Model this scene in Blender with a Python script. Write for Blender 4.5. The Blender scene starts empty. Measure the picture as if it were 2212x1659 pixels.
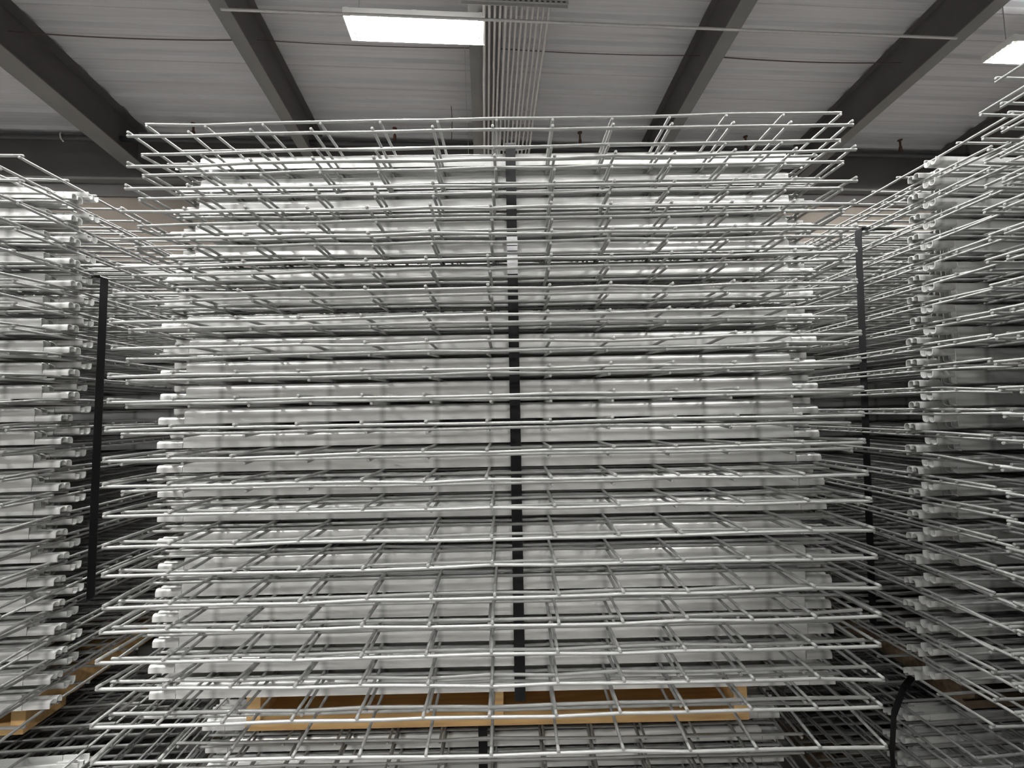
import bpy, math, random
from mathutils import Matrix, Vector

# ------------------------------------------------------------------ camera, world, exposure
H = 1.10                                    # camera height above the floor (metres)
RESX, RESY, FPX = 2212.0, 1659.0, 930.0
scene = bpy.context.scene
col = scene.collection
cam_data = bpy.data.cameras.new('camera')
cam = bpy.data.objects.new('camera', cam_data)
col.objects.link(cam)
cam_data.sensor_fit = 'HORIZONTAL'
cam_data.sensor_width = 36.0
cam_data.lens = 36.0 * FPX / RESX
cam_data.clip_start = 0.02
cam_data.clip_end = 80
rho = 0.0175
Yc = Vector((-6.0 / FPX, -59.5 / FPX, -1.0)).normalized()
X0 = Vector((math.cos(rho), math.sin(rho), 0.0))
Xc = (X0 - X0.dot(Yc) * Yc).normalized()
Zc = Xc.cross(Yc)
cam.matrix_world = Matrix.Translation((0, 0, H)) @ Matrix((Xc, Yc, Zc)).to_4x4()
scene.camera = cam

world = bpy.data.worlds.new('world')
scene.world = world
world.use_nodes = True
world.node_tree.nodes['Background'].inputs[0].default_value = (0.55, 0.6, 0.7, 1)
world.node_tree.nodes['Background'].inputs[1].default_value = 0.02
scene.view_settings.view_transform = 'Standard'
scene.view_settings.look = 'None'
scene.view_settings.gamma = 1.0
scene.view_settings.use_curve_mapping = False
scene.view_settings.exposure = 1.0
LAMP = 175.0                                # radiance of the fluorescent tubes
PSI = 0.055                                 # the building is turned a little to the middle stack

# ------------------------------------------------------------------ materials
def material(name, base, rough=0.5, metal=0.0, spec=0.5, nscale=None, namt=0.0, bump=0.0, stretch=(1, 1, 1),
             base2=None, emit=None, coord='Object'):
    m = bpy.data.materials.new(name)
    m.use_nodes = True
    nt = m.node_tree
    b = nt.nodes['Principled BSDF']
    b.inputs['Base Color'].default_value = (*base, 1)
    b.inputs['Roughness'].default_value = rough
    b.inputs['Metallic'].default_value = metal
    b.inputs['Specular IOR Level'].default_value = spec
    if emit:
        b.inputs['Emission Color'].default_value = (*emit[:3], 1)
        b.inputs['Emission Strength'].default_value = emit[3]
    if nscale:
        tc = nt.nodes.new('ShaderNodeTexCoord')
        mp = nt.nodes.new('ShaderNodeMapping')
        mp.inputs['Scale'].default_value = stretch
        no = nt.nodes.new('ShaderNodeTexNoise')
        no.inputs['Scale'].default_value = nscale
        no.inputs['Detail'].default_value = 5
        nt.links.new(tc.outputs[coord], mp.inputs['Vector'])
        nt.links.new(mp.outputs['Vector'], no.inputs['Vector'])
        if base2 or namt:
            r = nt.nodes.new('ShaderNodeValToRGB')
            b2 = base2 or tuple(c * (1 - namt) for c in base)
            r.color_ramp.elements[0].position = 0.35
            r.color_ramp.elements[1].position = 0.65
            r.color_ramp.elements[0].color = (*b2, 1)
            r.color_ramp.elements[1].color = (*base, 1)
            nt.links.new(no.outputs['Fac'], r.inputs['Fac'])
            nt.links.new(r.outputs['Color'], b.inputs['Base Color'])
        if bump:
            bp = nt.nodes.new('ShaderNodeBump')
            bp.inputs['Strength'].default_value = bump
            bp.inputs['Distance'].default_value = 0.002
            nt.links.new(no.outputs['Fac'], bp.inputs['Height'])
            nt.links.new(bp.outputs['Normal'], b.inputs['Normal'])
    return m

M = {}
M['wire'] = material('galvanised_wire', (0.285, 0.287, 0.278), 0.40, 0.3, 0.5, 45, 0.12)
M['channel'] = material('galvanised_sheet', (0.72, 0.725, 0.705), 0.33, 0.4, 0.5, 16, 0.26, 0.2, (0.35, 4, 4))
def wire_bands(m):
    # darker bands on the sheet at every grid wire, one per grid cell
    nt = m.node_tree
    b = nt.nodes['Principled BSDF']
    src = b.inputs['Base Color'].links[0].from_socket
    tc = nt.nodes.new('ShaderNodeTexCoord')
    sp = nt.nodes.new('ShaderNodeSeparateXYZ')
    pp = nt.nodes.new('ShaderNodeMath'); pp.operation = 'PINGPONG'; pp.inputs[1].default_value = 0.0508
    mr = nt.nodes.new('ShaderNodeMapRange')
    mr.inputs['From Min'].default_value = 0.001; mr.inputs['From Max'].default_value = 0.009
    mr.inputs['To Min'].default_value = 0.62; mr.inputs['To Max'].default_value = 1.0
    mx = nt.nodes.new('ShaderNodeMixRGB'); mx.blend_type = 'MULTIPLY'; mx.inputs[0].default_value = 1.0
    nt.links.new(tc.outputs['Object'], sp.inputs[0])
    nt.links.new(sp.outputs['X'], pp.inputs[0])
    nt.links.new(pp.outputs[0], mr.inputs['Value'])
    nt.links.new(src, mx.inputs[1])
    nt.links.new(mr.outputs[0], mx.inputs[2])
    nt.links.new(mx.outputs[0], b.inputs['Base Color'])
wire_bands(M['channel'])
M['strap'] = material('black_strapping', (0.006, 0.006, 0.007), 0.5, 0.0, 0.2, 60, 0.2, 0.3, (1, 1, 0.1))
M['glint'] = material('strap_buckle_glint', (0.82, 0.82, 0.84), 0.3, 0.3)  # pale colour standing in for the lamp's reflection around the strap buckle
M['wood'] = material('pallet_wood', (0.66, 0.43, 0.19), 0.7, 0, 0.3, 9, 0.0, 0.3, (1, 12, 12), base2=(0.52, 0.33, 0.14))
M['darkwood'] = material('dark_pallet_wood', (0.17, 0.12, 0.075), 0.8, 0, 0.3, 9, 0.0, 0.3, (1, 12, 12), base2=(0.10, 0.072, 0.05))  # darker version of the pallet wood
M['roof'] = material('roof_deck', (0.50, 0.50, 0.515), 0.6, 0, 0.3, 3, 0.12, 0.0, (0.3, 14, 1))
M['steel'] = material('dark_primed_steel', (0.105, 0.098, 0.098), 0.6, 0, 0.3, 2.5, 0.15)
M['flange'] = material('steel_lit_from_below', (0.16, 0.158, 0.152), 0.6, 0, 0.3, 2.5, 0.15)  # same steel as the webs, light bounced from below put into the colour
M['wall'] = material('tan_wall', (0.235, 0.205, 0.175), 0.85, 0, 0.2, 1.2, 0.2)
M['wall_plain'] = material('grey_wall', (0.42, 0.41, 0.39), 0.85, 0, 0.2, 1.0, 0.1)
M['floor'] = material('concrete_floor', (0.30, 0.295, 0.285), 0.6, 0, 0.4, 1.5, 0.2)
M['conduit'] = material('conduit_zinc', (0.44, 0.435, 0.43), 0.4, 0.3, 0.5, 30, 0.1)
M['pipe'] = material('black_pipe', (0.03, 0.03, 0.033), 0.5)
M['brass'] = material('dull_brass', (0.10, 0.05, 0.03), 0.5, 0.3)
M['white'] = material('white_enamel', (0.85, 0.85, 0.83), 0.4)
M['tube'] = material('lit_tube', (0.9, 0.9, 0.9), 0.4, emit=(1.0, 0.992, 0.98, LAMP))
M['cable'] = material('dark_cable', (0.07, 0.045, 0.045), 0.6)
M['tagwhite'] = material('white_cord', (0.6, 0.6, 0.56), 0.7)

# ------------------------------------------------------------------ mesh helpers
class MB:
    def __init__(s):
        s.v, s.f = [], []
    def add(s, vs, fs):
        n = len(s.v)
        s.v += [tuple(p) for p in vs]
        s.f += [tuple(i + n for i in f) for f in fs]
    def box(s, x0, x1, y0, y1, z0, z1):
        s.add([(x0, y0, z0), (x1, y0, z0), (x1, y1, z0), (x0, y1, z0), (x0, y0, z1), (x1, y0, z1), (x1, y1, z1), (x0, y1, z1)],
              [(3, 2, 1, 0), (4, 5, 6, 7), (0, 1, 5, 4), (1, 2, 6, 5), (2, 3, 7, 6), (3, 0, 4, 7)])
    def tube(s, pts, r, n=8):
        pts = [Vector(p) for p in pts]
        m = len(pts)
        vs, fs = [], []
        d0 = (pts[-1] - pts[0]).normalized()
        ref = Vector((0, 0, 1)) if abs(d0.z) < 0.8 else Vector((0, 1, 0))
        for i, p in enumerate(pts):
            t = (pts[min(i + 1, m - 1)] - pts[max(i - 1, 0)]).normalized()
            a = t.cross(ref).normalized()
            b = a.cross(t)
            for k in range(n):
                an = 2 * math.pi * (k + 0.5) / n
                vs.append(p + a * (r * math.cos(an)) + b * (r * math.sin(an)))
        for i in range(m - 1):
            for k in range(n):
                k2 = (k + 1) % n
                fs.append((i * n + k, i * n + k2, (i + 1) * n + k2, (i + 1) * n + k))
        # slightly domed ends
        for e, idx in ((0, 0), (m - 1, 1)):
            t = (pts[1] - pts[0]).normalized() * -1 if idx == 0 else (pts[-1] - pts[-2]).normalized()
            c = len(vs)
            vs.append(pts[e] + t * r * 0.35)
            for k in range(n):
                k2 = (k + 1) % n
                fs.append((c, e * n + k2, e * n + k) if idx == 0 else (c, e * n + k, e * n + k2))
        s.add(vs, fs)
    def ribbon(s, pts, wdir, w, t):
        """flat strap: centre line pts, width w along wdir, thickness t"""
        pts = [Vector(p) for p in pts]
        wd = Vector(wdir).normalized()
        m = len(pts)
        vs, fs = [], []
        for i, p in enumerate(pts):
            tg = (pts[min(i + 1, m - 1)] - pts[max(i - 1, 0)]).normalized()
            nn = tg.cross(wd).normalized()
            for (a, b) in ((-1, -1), (1, -1), (1, 1), (-1, 1)):
                vs.append(p + wd * (a * w / 2) + nn * (b * t / 2))
        for i in range(m - 1):
            for k in range(4):
                k2 = (k + 1) % 4
                fs.append((i * 4 + k, i * 4 + k2, (i + 1) * 4 + k2, (i + 1) * 4 + k))
        fs += [(3, 2, 1, 0), tuple((m - 1) * 4 + k for k in range(4))]
        s.add(vs, fs)
    def mesh(s, name, mat, smooth=False):
        me = bpy.data.meshes.new(name)
        me.from_pydata(s.v, [], s.f)
        me.materials.append(M[mat])
        if smooth:
            me.polygons.foreach_set('use_smooth', [True] * len(me.polygons))
            try:
                me.set_sharp_from_angle(angle=math.radians(48))
            except Exception:
                pass
        me.update()
        return me
    def build(s, name, mat, parent=None, smooth=False):
        return link(name, s.mesh(name, mat, smooth), parent)

def link(name, me, parent=None):
    o = bpy.data.objects.new(name, me)
    col.objects.link(o)
    if parent:
        o.parent = parent
    return o

def tag(o, label, cat, group=None):
    o['label'] = label
    o['category'] = cat
    if group:
        o['group'] = group
    return o

def empty(name, loc, rz=0.0):
    o = bpy.data.objects.new(name, None)
    o.empty_display_size = 0.1
    col.objects.link(o)
    o.location = loc
    o.rotation_euler = (0, 0, rz)
    return o

def struct(o):
    o['kind'] = 'structure'
    return o

# ------------------------------------------------------------------ the building (building frame: turned by PSI about the camera)
def bpt(x, y, z):
    """building coordinates (z relative to the camera) to world"""
    c, s_ = math.cos(PSI), math.sin(PSI)
    return Vector((c * x - s_ * y, s_ * x + c * y, z + H))

YW = 5.80                                   # far wall
def roofz(y):
    return 3.80 - 0.103 * (y - 5.0)
def bobj(name, mb, mat, smooth=False, parent=None):
    o = mb.build(name, mat, parent, smooth)
    if parent is None:
        o.location = (0, 0, H)
        o.rotation_euler = (0, 0, PSI)
    return o

mb = MB(); mb.box(-9.5, 9.5, -7.2, 6.0, -H - 0.1, -H)
struct(bobj('floor', mb, 'floor'))
mb = MB(); mb.box(-9.3, 9.3, YW, YW + 0.15, -H, roofz(YW) - 0.1)
struct(bobj('wall_back', mb, 'wall'))
mb = MB(); mb.box(-9.3, 9.3, -7.15, -7.0, -H, roofz(-7) + 0.1)
struct(bobj('wall_front', mb, 'wall_plain'))
mb = MB(); mb.box(-9.3, -9.15, -7.0, YW, -H, roofz(-7) + 0.1)
struct(bobj('wall_left', mb, 'wall_plain'))
mb = MB(); mb.box(9.15, 9.3, -7.0, YW, -H, roofz(-7) + 0.1)
struct(bobj('wall_right', mb, 'wall_plain'))
# roof deck: ribs run across, sloping down to the far wall
prof = []
y = -7.2
while y < YW + 0.2:
    for dy, dz in ((0, 0), (0.065, 0), (0.07, 0.009), (0.075, 0), (0.14, 0), (0.165, 0.032), (0.255, 0.032), (0.28, 0)):
        if dy < 0.28:
            prof.append((y + dy, roofz(y + dy) + dz))
    y += 0.28
vs, fs = [], []
for (yy, zz) in prof:
    vs += [(-9.5, yy, zz), (9.5, yy, zz)]
for i in range(len(prof) - 1):
    fs.append((2 * i, 2 * i + 2, 2 * i + 3, 2 * i + 1))
n0 = len(vs)
for (yy, zz) in (prof[0], prof[-1]):
    vs += [(-9.5, yy, zz + 0.2), (9.5, yy, zz + 0.2)]
fs.append((n0, n0 + 1, n0 + 3, n0 + 2))
mb = MB(); mb.add(vs, fs)
struct(bobj('ceiling', mb, 'roof'))

# roof beams (I sections running down the slope)
def roof_beam(xc, fw, label):
    root = empty('roof_beam', bpt(xc, 0, 0), PSI)
    tag(root, label, 'beam', 'steel beams under the roof')
    hb = 0.50
    y0, y1 = -7.0, YW - 0.12
    def sl(y, d):
        return roofz(y) - d
    def slab(mb, x0, x1, d0, d1):
        vs = [(x0, y0, sl(y0, d1)), (x1, y0, sl(y0, d1)), (x1, y1, sl(y1, d1)), (x0, y1, sl(y1, d1)),
              (x0, y0, sl(y0, d0)), (x1, y0, sl(y0, d0)), (x1, y1, sl(y1, d0)), (x0, y1, sl(y1, d0))]
        mb.add(vs, [(3, 2, 1, 0), (4, 5, 6, 7), (0, 1, 5, 4), (1, 2, 6, 5), (2, 3, 7, 6), (3, 0, 4, 7)])
    w = MB(); slab(w, -0.006, 0.006, 0.012, hb - 0.012); w.build('web', 'steel', root)
    t = MB(); slab(t, -fw / 2, fw / 2, 0.002, 0.013); t.build('top_flange', 'steel', root)
    b = MB(); slab(b, -fw / 2, fw / 2, hb - 0.013, hb); b.build('bottom_flange', 'flange', root)
    return root
for xc, fw, lb in ((-4.47, 0.24, 'broad dark steel roof beam in the top left corner'),
                   (-2.19, 0.135, 'slim dark roof beam between the top left beam and the hanging light'),
                   (0.045, 0.30, 'dark roof beam half hidden above the bundle of conduits'),
                   (2.30, 0.145, 'slim dark roof beam to the right of the conduit bundle'),
                   (4.52, 0.14, 'dark steel roof beam running to the top right corner'),
                   (6.80, 0.14, 'dark roof beam mostly hidden behind the right stacks'),
                   ):
    roof_beam(xc, fw, lb)

# spandrel beam across the far wall, its bottom flange lightened for bounced light
root = empty('wall_beam', bpt(0, YW, 0), PSI)
tag(root, 'long dark steel beam across the far wall below the roof edge', 'beam')
m = MB(); m.box(-9.1, 9.1, -0.012, -0.002, 3.10, 3.66); m.build('web', 'steel', root)
m = MB(); m.box(-9.1, 9.1, -0.12, -0.002, 3.66, 3.675); m.build('top_flange', 'steel', root)
m = MB(); m.box(-9.1, 9.1, -0.14, -0.002, 3.07, 3.10); m.build('bottom_flange', 'flange', root)
root = empty('wall_girt', bpt(0, YW, 0), PSI)
tag(root, 'dark steel strip on the far wall under the long beam', 'girt')
m = MB(); m.box(-9.1, 9.1, -0.03, -0.002, 2.90, 3.065); m.build('face', 'steel', root)

# sprinkler pipe with upright heads
root = empty('sprinkler_pipe', bpt(0, 5.42, 3.46), PSI)
tag(root, 'black sprinkler pipe with upright heads along the far roof edge', 'pipe')
m = MB(); m.tube([(-9.0, 0, 0.0), (9.0, 0, 0.0)], 0.036, 12); m.build('pipe_run', 'pipe', root, True)
for xx in (-5.97, -3.61, -1.12, 1.30, 3.58, 5.81):
    m = MB()
    m.tube([(xx, 0, 0.03), (xx, 0, 0.12)], 0.020, 10)
    m.tube([(xx, 0, 0.12), (xx, 0, 0.21)], 0.013, 8)
    m.tube([(xx, 0, 0.21), (xx, 0, 0.22)], 0.030, 10)
    m.build('sprinkler_head', 'brass', root, True)
m = MB()
m.tube([(4.55, -0.02, 0.03), (4.58, -0.05, 0.06), (4.62, -0.05, 0.0), (4.62, -0.04, -0.07), (4.58, -0.04, -0.11)], 0.008, 6)
m.tube([(-5.15, -0.02, 0.05), (-5.13, -0.05, 0.02), (-5.12, -0.05, -0.04), (-5.09, -0.05, -0.08)], 0.008, 6)
m.build('cord_loop', 'tagwhite', root, True)

# bundle of conduits running down the roof slope
def cz(y):
    return roofz(y) - 0.545
CX = [0.034 + 0.0462 * k for k in range(13)]
for k, xx in enumerate(CX):
    m = MB()
    kink = 0.003 * ((k * 7) % 3 - 1)
    yy = 3.0 + 0.0
    m.tube([(xx, -3.0, cz(-3.0)), (xx, 3.7, cz(3.7)), (xx, 4.0, cz(4.0)), (xx + kink, 4.1, cz(4.1)),
            (xx + kink, 5.30, cz(5.30)), (xx + kink, 5.55, cz(5.50) - 0.05), (xx + kink, 5.60, 3.0), (xx + kink, 5.60, -H + 0.01)], 0.0125 if k % 4 else 0.015, 8)
    o = bobj('conduit', m, 'conduit', True)
    tag(o, 'thin grey conduit in the bundle under the roof, %s from the left'
        % ['first', 'second', 'third', 'fourth', 'fifth', 'sixth', 'seventh', 'eighth', 'ninth', 'tenth', 'eleventh', 'twelfth', 'thirteenth'][k],
        'conduit', 'conduits in the bundle under the roof')
# slotted rack the conduits are clamped to
root = empty('conduit_rack', bpt(0.29, 3.355, cz(3.355) - 0.02), PSI)
tag(root, 'slotted grey strut across the top of the conduit bundle', 'bracket')
m = MB()
m.box(-0.447, 0.447, -0.02, 0.02, -0.004, 0.0)
m.box(-0.447, 0.447, -0.02, -0.017, -0.03, 0.0); m.box(-0.447, 0.447, 0.017, 0.02, -0.03, 0.0)
m.build('strut', 'conduit', root)
m = MB()
for k in range(19):
    x = -0.41 + k * 0.0455
    m.box(x - 0.012, x + 0.012, -0.0215, -0.0195, -0.021, -0.009)
m.build('slot_row', 'pipe', root)
for sx in (-0.42, 0.42):
    m = MB(); m.tube([(sx, 0, 0), (sx, 0, 0.56)], 0.005, 6); m.build('hanger_rod', 'conduit', root, True)

# long conduit crossing below the beams, and cables
m = MB(); m.tube([(-2.1, 3.43, 3.30), (-0.9, 3.43, 3.302), (1.4, 3.43, 3.298), (4.3, 3.43, 3.30)], 0.012, 8)
tag(bobj('conduit', m, 'conduit', True), 'long thin conduit crossing under the roof beams from left to right', 'conduit')
def cable(pts, r, label, mat='cable'):
    m = MB(); m.tube(pts, r, 6)
    tag(bobj('cable', m, mat, True), label, 'cable')
def sag(x0, x1, y, z, s, n=10):
    return [(x0 + (x1 - x0) * i / n, y, z - s * 4 * (i / n) * (1 - i / n)) for i in range(n + 1)]
cable(sag(-4.44, -2.21, 4.12, 3.66, 0.03), 0.006, 'thin dark cable sagging under the roof between the two left beams')
cable(sag(-2.17, 0.05, 4.12, 3.66, 0.02), 0.004, 'thin dark cable under the roof just below the hanging light')
cable(sag(0.12, 2.28, 4.12, 3.66, 0.02), 0.0045, 'thin dark cable under the roof right of the conduit bundle')
cable(sag(2.32, 4.50, 4.12, 3.66, 0.03), 0.006, 'thin dark cable sagging between the two right roof beams')
cable([(-0.155, 3.9, 3.70), (-0.17, 4.6, 3.55), (-0.175, 5.35, 3.60), (-0.175, 5.4, 3.0)], 0.004, 'thin pale wire hanging left of the conduit bundle', 'conduit')
cable([(-0.37, 5.1, 3.76), (-0.36, 5.11, 3.6), (-0.37, 5.12, 3.35)], 0.005, 'short dark wire hanging below the light, left of the conduits')

# ------------------------------------------------------------------ ceiling lights
def light_fixture(x, y, label):
    root = empty('ceiling_light', bpt(x, y, 3.37), PSI)
    tag(root, label, 'light', 'fluorescent high bay lights under the roof')
    L, W = 0.60, 0.130
    m = MB()
    for q in range(7):
        m.box(-L, L, max(-W, -0.126 + 0.042 * q - 0.0204), min(W, -0.126 + 0.042 * q + 0.0204), 0.055, 0.06)
    for q in (-1, 0, 1):
        m.box(q * (L - 0.03) - 0.02, q * (L - 0.03) + 0.02, -W, W, 0.0601, 0.064)
    m.box(-L, L, -W, -W + 0.004, -0.005, 0.055); m.box(-L, L, W - 0.004, W, -0.005, 0.055)
    m.box(-L, -L + 0.004, -W + 0.004, W - 0.004, -0.005, 0.055); m.box(L - 0.004, L, -W + 0.004, W - 0.004, -0.005, 0.055)
    m.build('housing', 'white', root)
    for k in range(6):
        yy = -0.105 + 0.042 * k
        m = MB(); m.tube([(-L + 0.055, yy, 0.022), (L - 0.055, yy, 0.022)], 0.0145, 8)
        m.build('tube', 'tube', root, True)
        for sx in (-1, 1):
            m = MB(); m.box(sx * (L - 0.055) - 0.006, sx * (L - 0.055) + 0.006, yy - 0.016, yy + 0.016, 0.002, 0.055)
            m.build('socket', 'white', root)
    for sx in (-0.5, 0.5):
        m = MB(); m.tube([(sx, 0, 0.06), (sx, 0, roofz(y) - 3.37)], 0.004, 6); m.build('hanger', 'conduit', root, True)
    return root
light_fixture(-0.56, 3.63, 'lit fluorescent light hanging left of the conduit bundle')
light_fixture(5.56, 3.63, 'lit fluorescent light at the right edge, above the near right stack')
for (x, y, w) in ((-6.8, 3.63, 'left of the view'), (-3.1, 0.1, 'above the left stack, out of view'), (-0.75, 0.1, 'over the photographer'),
                  (3.1, -0.2, 'over the right aisle'), (-3.6, -3.7, 'behind the photographer on the left'),
                  (2.6, -3.7, 'behind the photographer on the right')):
    light_fixture(x, y, 'lit fluorescent ceiling light ' + w)

# ------------------------------------------------------------------ wire decks
WD, DD = 1.2192, 1.188                      # width (across the view) and depth of a deck
NX = 13
YW_ = [0.0, 0.086] + [0.086 + 0.0635 * k for k in range(1, 17)] + [DD]
R = 0.0026
def grid_mesh(sgn, dl, dr, seed, dip=None):
    """wire grid; sgn=+1: cross wires on top, sgn=-1: upside down.  dl/dr droop of the front edge left/right"""
    rnd = random.Random(seed)
    mb = MB()
    wav = [[rnd.gauss(0, 0.0007) for _ in range(NX)] for _ in YW_]
    xs = [-WD / 2 + WD * i / (NX - 1) for i in range(NX)]
    def zz(x, y, j, i):
        t = (x + WD / 2) / WD
        b = (dl * (1 - t) + dr * t) * max(0.0, (0.115 - y) / 0.115) ** 1.25
        return b + wav[j][i] * (1.6 if j == 0 else 1.0) * (0.4 if 1 < j else 1)
    for j, y in enumerate(YW_):
        pts = []
        for i, x in enumerate(xs):
            xe = x + (-0.0035 if i == 0 else 0.0035 if i == NX - 1 else 0)
            pts.append((xe, y, zz(x, y, j, i)))
            if i < NX - 1 and j < 2:
                xm = (xs[i] + xs[i + 1]) / 2
                z0 = (zz(xs[i], y, j, i) + zz(xs[i + 1], y, j, i + 1)) / 2 + rnd.gauss(0, 0.0002)
                pts.append((xm, y, z0))
        if dip is not None and j == 1:
            fine = []
            for k in range(len(pts) - 1):
                a, b = Vector(pts[k]), Vector(pts[k + 1])
                for q in range(4):
                    fine.append(a.lerp(b, q / 4))
            fine.append(Vector(pts[-1]))
            pts = [(p.x, p.y, p.z - 0.006 * math.exp(-((p.x - dip) / 0.035) ** 2)) for p in fine]
        mb.tube(pts, R, 8)
    off = -sgn * (2 * R - 0.0003)
    for i, x in enumerate(xs):
        sx = rnd.gauss(0, 0.0012) if 0 < i < NX - 1 else 0
        sk = rnd.gauss(0, 0.0015) if 0 < i < NX - 1 else 0
        pts = []
        for j, y in enumerate(YW_):
            if j in (0, 1, 2, 3) or j % 4 == 0 or j == len(YW_) - 1:
                ye = y + (-0.0035 if j == 0 else 0.0035 if j == len(YW_) - 1 else 0)
                pts.append((x + sx + sk * y, ye, zz(x, y, j, i) + off))
        mb.tube(pts, R, 8)
    return mb.mesh('wire_grid', 'wire', True)

CH_H, CH_W, TH = 0.0265, 0.025, 0.0013
def w_profile(h):
    """half-open double-lobed section: outer wall, rounded lobe, centre fold, mirrored; y across, d = depth below the grid"""
    w = CH_W / 2
    r = w / 2
    pts = [(-w, 0.0)]
    for a in range(0, 181, 22):
        an = math.radians(a)
        pts.append((-w / 2 - r * math.cos(an), (h - r) + r * math.sin(an)))
    pts[-1] = (-0.0006, pts[-1][1])
    pts.append((-0.0006, h * 0.30))
    return pts + [(-y, d) for (y, d) in reversed(pts)]
def channel_mesh(sgn):
    mb = MB()
    def sheet(h, xr, close_r):
        """extrude the profile along x between xr(i) ranges, with thickness TH"""
        pr = w_profile(h)
        n = len(pr)
        inner = []
        for i, (y, d) in enumerate(pr):
            a = Vector(pr[max(i - 1, 0)]); b = Vector(pr[min(i + 1, n - 1)])
            t = (b - a).normalized() if (b - a).length > 1e-9 else Vector((0, 1))
            nn = Vector((-t.y, t.x))
            inner.append((y - nn.x * -TH * -1, d - nn.y * -TH * -1))
        rings = []
        for side in (-1, 1):
            for prof_ in (pr, inner):
                row = []
                for i, (y, d) in enumerate(prof_):
                    x = xr[0] if side < 0 else xr[1]
                    q = max(0.0, pr[i][1] - (h - close_r))
                    cut = close_r - math.sqrt(max(0.0, close_r * close_r - q * q)) if close_r > 0 else 0.0
                    row.append((x - side * cut, y, -sgn * d))
                rings.append(row)
        (lo, li, ro, ri) = rings
        vs = lo + li + ro + ri
        fs = []
        for i in range(n - 1):
            fs.append((i, i + 1, 2 * n + i + 1, 2 * n + i))              # outer
            fs.append((n + i, 3 * n + i, 3 * n + i + 1, n + i + 1))      # inner
            fs.append((i, n + i, n + i + 1, i + 1))                      # left rim
            fs.append((2 * n + i, 2 * n + i + 1, 3 * n + i + 1, 3 * n + i))
        for i in (0, n - 1):
            fs.append((i, 2 * n + i, 3 * n + i, n + i))
        mb.add(vs, fs)
    sheet(CH_H, (-0.5755, 0.5755), 0.008)
    sheet(0.0135, (-0.624, -0.5765), 0.0)
    sheet(0.0135, (0.5765, 0.624), 0.0)
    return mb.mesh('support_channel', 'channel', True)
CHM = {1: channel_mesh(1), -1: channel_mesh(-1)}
CHY = (0.130, 0.594, 1.058)
VAR = {}
rv = random.Random(5)
for s_ in (1, -1):
    for k in range(6):
        VAR[(s_, k)] = grid_mesh(s_, rv.uniform(-0.009, 0.003), rv.uniform(-0.009, 0.003), 100 + k + 10 * s_)

def deck(sgn, mesh, loc, rz, label, group):
    root = empty('wire_deck', loc, rz)
    tag(root, label, 'wire deck', group)
    link('wire_grid', mesh, root)
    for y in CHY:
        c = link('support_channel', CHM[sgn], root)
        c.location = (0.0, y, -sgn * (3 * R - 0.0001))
    return root

ORD = ['topmost', 'second', 'third', 'fourth', 'fifth', 'sixth', 'seventh', 'eighth', 'ninth', 'tenth', 'eleventh', 'twelfth', 'thirteenth',
       'fourteenth', 'fifteenth', 'sixteenth', 'seventeenth', 'eighteenth', 'nineteenth', 'twentieth', 'twenty-first', 'twenty-second',
       'twenty-third', 'twenty-fourth', 'twenty-fifth', 'twenty-sixth', 'twenty-seventh']
def dlabel(sgn, k, stack):
    if sgn > 0:
        return 'wire deck with channels below, %s in the %s' % (ORD[k], stack)
    return 'upside-down wire deck, channels on top, %s in the %s' % (ORD[k], stack)

# middle stack: front edges as measured deck by deck
PITCH = 0.0450
IXC = [-20, -18, -20, -26, -25, -29, -32, -36, -31, -35, -34, -36, -37, -36, -33, -32, -31, -28, -31, -35, -33, -39, -36]
IDL = [-2, -10, -4, 2, 1, 0, -2, -5, -1, -2, 2, 1, -2, 2, 1, -4, -2, -6, 2, 2, 7, -3, -10]
IDR = [2, 1, -8, -1, 2, 5, -1, 3, 2, 3, 2, 4, 5, 0, 3, 2, 3, 2, 1, 0, -4, 0, -14]
NXC = [-15, -20, -17, -22, -22, -25, -28, -30, -30, -32, -31, -30, -36, -35, -32, -30, -30, -30, -29, -38, -37, -37, -37]
NDL = [-7, -15, -8, -6, -8, -3, -6, -6, -8, -14, -6, -2, -7, -7, -10, -1, -3, -4, -9, -3, -8, 0, -4]
NDR = [0, -6, 0, -2, 2, 1, 2, -2, -4, -6, -2, -3, -7, -5, -6, -2, -2, -2, -5, -3, -4, -2, -3]
MID = 'middle stack'
for p in range(0, 23):
    z = 0.4745 - PITCH * (p - 1)
    me = grid_mesh(1, NDL[p] / 1000, NDR[p] / 1000, 500 + p, dip=(0.011 - NXC[p] / 1000) if p == 0 else None)
    deck(1, me, (NXC[p] / 1000, 0.7285, z + H), 0.0, dlabel(1, p, MID), 'wire decks in the middle stack')
for p in range(1, 24):
    z = 0.4745 - PITCH * (p - 1)
    me = grid_mesh(-1, IDL[p - 1] / 1000, IDR[p - 1] / 1000, 700 + p)
    deck(-1, me, (IXC[p - 1] / 1000, 0.699, z + H), 0.0, dlabel(-1, p - 1, MID), 'wire decks in the middle stack')

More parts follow.
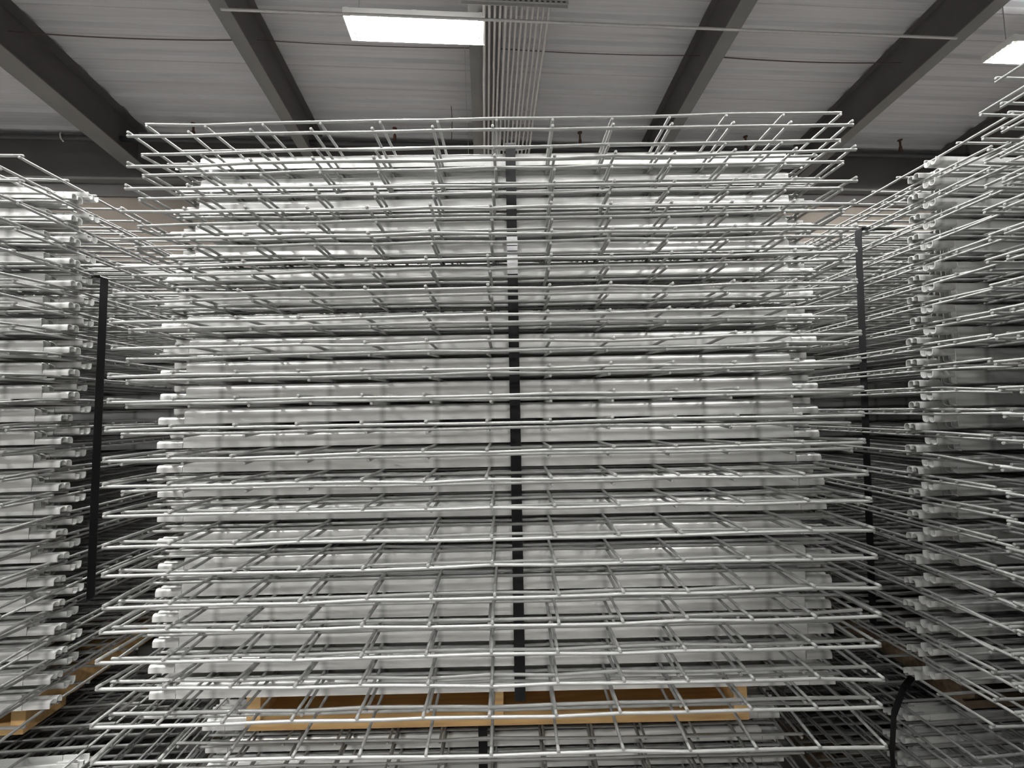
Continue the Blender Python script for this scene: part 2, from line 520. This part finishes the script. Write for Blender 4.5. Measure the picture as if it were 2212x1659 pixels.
def stack(name, cx, cy, yaw, ztop, n, near, shear=0.0, seed=1, jit=0.006, pitch=PITCH):
    """n layers below the top deck; (cx, cy) is the middle of the front edge"""
    rnd = random.Random(seed)
    c, s_ = math.cos(yaw), math.sin(yaw)
    for sgn in (1, -1):
        yo = 0.0 if sgn == near else 0.0295
        for k in range(n + 1):
            if sgn < 0 and k == 0:
                continue
            if sgn > 0 and k == n:
                continue
            z = ztop - pitch * k
            jx = rnd.uniform(-jit, jit) + shear * z
            X = cx + c * jx - s_ * yo
            Y = cy + s_ * jx + c * yo
            deck(sgn, VAR[(sgn, rnd.randrange(6))], (X, Y, z + H), yaw + rnd.uniform(-0.0012, 0.0012),
                 dlabel(sgn, k if sgn > 0 else k - 1, name), 'wire decks in the ' + name)
    return ztop - pitch * n

def edge_origin(xe, ye, yaw, side):
    """middle of the front edge from the corner nearest the middle stack"""
    h = WD / 2
    return (xe + side * h * math.cos(yaw), ye + side * h * math.sin(yaw))
LYAW, RYAW = 0.060, 0.050
lx, ly = edge_origin(-0.882, 0.735, LYAW, -1)
stack('left stack', lx, ly, LYAW, 0.484, 23, -1, seed=11)
rx, ry = edge_origin(0.866, 0.735, RYAW, 1)
stack('right stack', rx, ry, RYAW, 0.520, 24, 1, shear=0.09, seed=12, pitch=0.0446)
# stack nearer than the right stack, its rear left corner just in view at the top right
fx, fy = edge_origin(0.90, 0.700 - DD, RYAW, 1)
stack('near stack at the right edge', fx, fy, RYAW, 0.556, 25, 1, shear=0.02, seed=13, pitch=0.0446)

# ------------------------------------------------------------------ pallets
def pallet(label, cx, cy, yaw, ztop, zbot, w=1.02, d=0.95, group='pallets under the stacks', wd='wood'):
    hgt = ztop - zbot
    root = empty('pallet', (cx, cy, zbot + H), yaw)
    tag(root, label, 'pallet', group)
    t = 0.016
    for k in range(6):
        y0 = 0.03 + k * (d - 0.13) / 5
        m = MB(); m.box(-w / 2, w / 2, y0, y0 + 0.09, hgt - t, hgt); m.build('top_board', wd, root)
    for x in (-w / 2 + 0.014, -0.003, w / 2 - 0.014):
        m = MB(); m.box(x - 0.014, x + 0.014, 0.004, d, t, hgt - t); m.build('stringer', wd, root)
    for xa, xb in ((-w / 2 + 0.029, -0.018), (0.012, w / 2 - 0.029)):
        m = MB(); m.box(xa, xb, 0.10, 0.118, t, hgt - t); m.build('cross_board', 'darkwood', root)  # shade inside the pallet is put into this darker wood colour
    for y0 in (0.0, d / 2 - 0.045, d - 0.09):
        m = MB(); m.box(-w / 2, w / 2, y0, y0 + 0.09, 0, t); m.build('bottom_board', wd, root)
    return root
zb = -0.518
pallet('yellow-brown wooden pallet under the middle stack', -0.033, 0.913, 0.0, zb - 0.003, -0.633)
def local(cx, cy, yaw, dx, dy):
    return cx + math.cos(yaw) * dx - math.sin(yaw) * dy, cy + math.sin(yaw) * dx + math.cos(yaw) * dy
px, py = local(lx, ly, LYAW, 0, 0.19)
pallet('wooden pallet under the left stack, its end showing at the lower left', px, py, LYAW, 0.484 - 23 * PITCH - 0.006, -0.633)
px, py = local(rx, ry, RYAW, -0.02, 0.19)
pallet('wooden pallet under the right stack', px, py, RYAW, 0.520 - 24 * 0.0446 - 0.006, -0.633, wd='darkwood')
px, py = local(fx, fy, RYAW, 0, 0.12)
pallet('wooden pallet under the near stack at the right edge', px, py, RYAW, 0.556 - 25 * 0.0446 - 0.006, -0.633, wd='darkwood')

# ------------------------------------------------------------------ lower stacks the pallets stand on
ZL = -0.6365
NLOW = 8
stack('lower middle stack', -0.042, 0.858, 0.0, ZL, NLOW, -1, seed=21)
l2x, l2y = local(lx, ly, LYAW, 0.05, -0.03)
stack('lower left stack', l2x, l2y, LYAW, ZL, NLOW, -1, seed=22)
r2x, r2y = local(rx, ry, RYAW, -0.03, 0.08)
stack('lower right stack', r2x, r2y, RYAW, ZL, NLOW, 1, seed=23)
f2x, f2y = local(fx, fy, RYAW, 0.0, -0.02)
stack('lower near stack at the right edge', f2x, f2y, RYAW, ZL, NLOW, 1, seed=24)
zf = ZL - NLOW * PITCH - 0.006
for nm, (x, y), yw in (('middle', (-0.042, 1.0), 0.0), ('left', local(l2x, l2y, LYAW, 0, 0.15), LYAW),
                       ('right', local(r2x, r2y, RYAW, 0, 0.15), RYAW), ('near right', local(f2x, f2y, RYAW, 0, 0.15), RYAW)):
    pallet('wooden pallet on the floor under the lower %s stack' % nm, x, y, yw, zf, -H, group='pallets on the floor', wd='darkwood')

# ------------------------------------------------------------------ strapping
def strap(name_label, pts, wdir, w=0.019, glint=None, glintpts=None):
    root = empty('strap', pts[0])
    tag(root, name_label, 'strap', 'black straps holding the stacks')
    o = Vector(pts[0])
    m = MB(); m.ribbon([Vector(p) - o for p in pts], wdir, w, 0.0009); m.build('band', 'strap', root)
    if glintpts:
        for (za, zb_, wd_) in glintpts:
            m = MB()
            a = Vector((pts[0][0], glint_y, za + H)) - o
            b = Vector((pts[0][0], glint_y, zb_ + H)) - o
            m.ribbon([a, b], wdir, wd_, 0.0012)
            m.build('glint', 'glint', root)
    return root
sx = 0.011
glint_y = 0.8066
zt = 0.5195 + 0.0034
strap('black strap down the middle of the front of the middle stack, with painted buckle seal',
      [(sx, 1.80, zt + H), (sx, 0.8085, zt + H), (sx, 0.8078, zt - 0.004 + H), (sx, 0.8078, 0.3 + H), (sx, 0.8078, -0.15 + H), (sx, 0.8078, -0.519 + H), (sx, 0.8110, -0.5195 + H), (sx, 1.80, -0.5195 + H)],
      (1, 0, 0), 0.0195, glintpts=[(0.262, 0.3055, 0.0205), (0.3075, 0.3165, 0.0205), (0.3185, 0.335, 0.0205)])
def side_strap(label, xe, y, z1, z0, side, yaw, lean=0.0):
    pts = [(xe - side * 0.10, y, z1 + 0.0035 + H), (xe - side * 0.002, y, z1 + 0.0035 + H), (xe, y, z1 + 0.001 + H)]
    n = 8
    for k in range(1, n):
        t = k / n
        pts.append((xe + lean * t, y, z1 + (z0 - z1) * t + H))
    pts += [(xe + lean, y, z0 + H), (xe + lean - side * 0.002, y, z0 - 0.004 + H), (xe + lean - side * 0.05, y, z0 - 0.005 + H)]
    return strap(label, pts, (-math.sin(yaw), math.cos(yaw), 0), 0.019)
side_strap('black strap hanging down the side of the left stack', -0.874, 0.924, 0.484 - 4 * PITCH, 0.484 - 19 * PITCH, 1, LYAW)
side_strap('black strap down the side of the right stack', 0.868, 1.03, 0.520 - 2 * 0.0446, 0.520 - 23 * 0.0446, -1, RYAW, -0.03)
# strap of the lower middle stack and the loose one at the lower right
x = -0.068
strap('dark strap on the lower middle stack, below the pallet',
      [(x, 1.85, ZL + 0.0035 + H), (x, 0.966, ZL + 0.0035 + H), (x, 0.9655, ZL - 0.002 + H), (x, 0.9655, -0.8 + H), (x, 0.9655, zf + H)], (1, 0, 0), 0.019)
strap('slack black strap curling over the left edge of the lower right stack',
      [(1.06, 1.12, -0.629 + H), (1.0, 1.08, -0.624 + H), (0.92, 1.02, -0.612 + H), (0.85, 0.975, -0.618 + H), (0.80, 0.945, -0.65 + H), (0.782, 0.935, -0.72 + H), (0.785, 0.937, zf + H)], (0.35, 1, 0), 0.02)
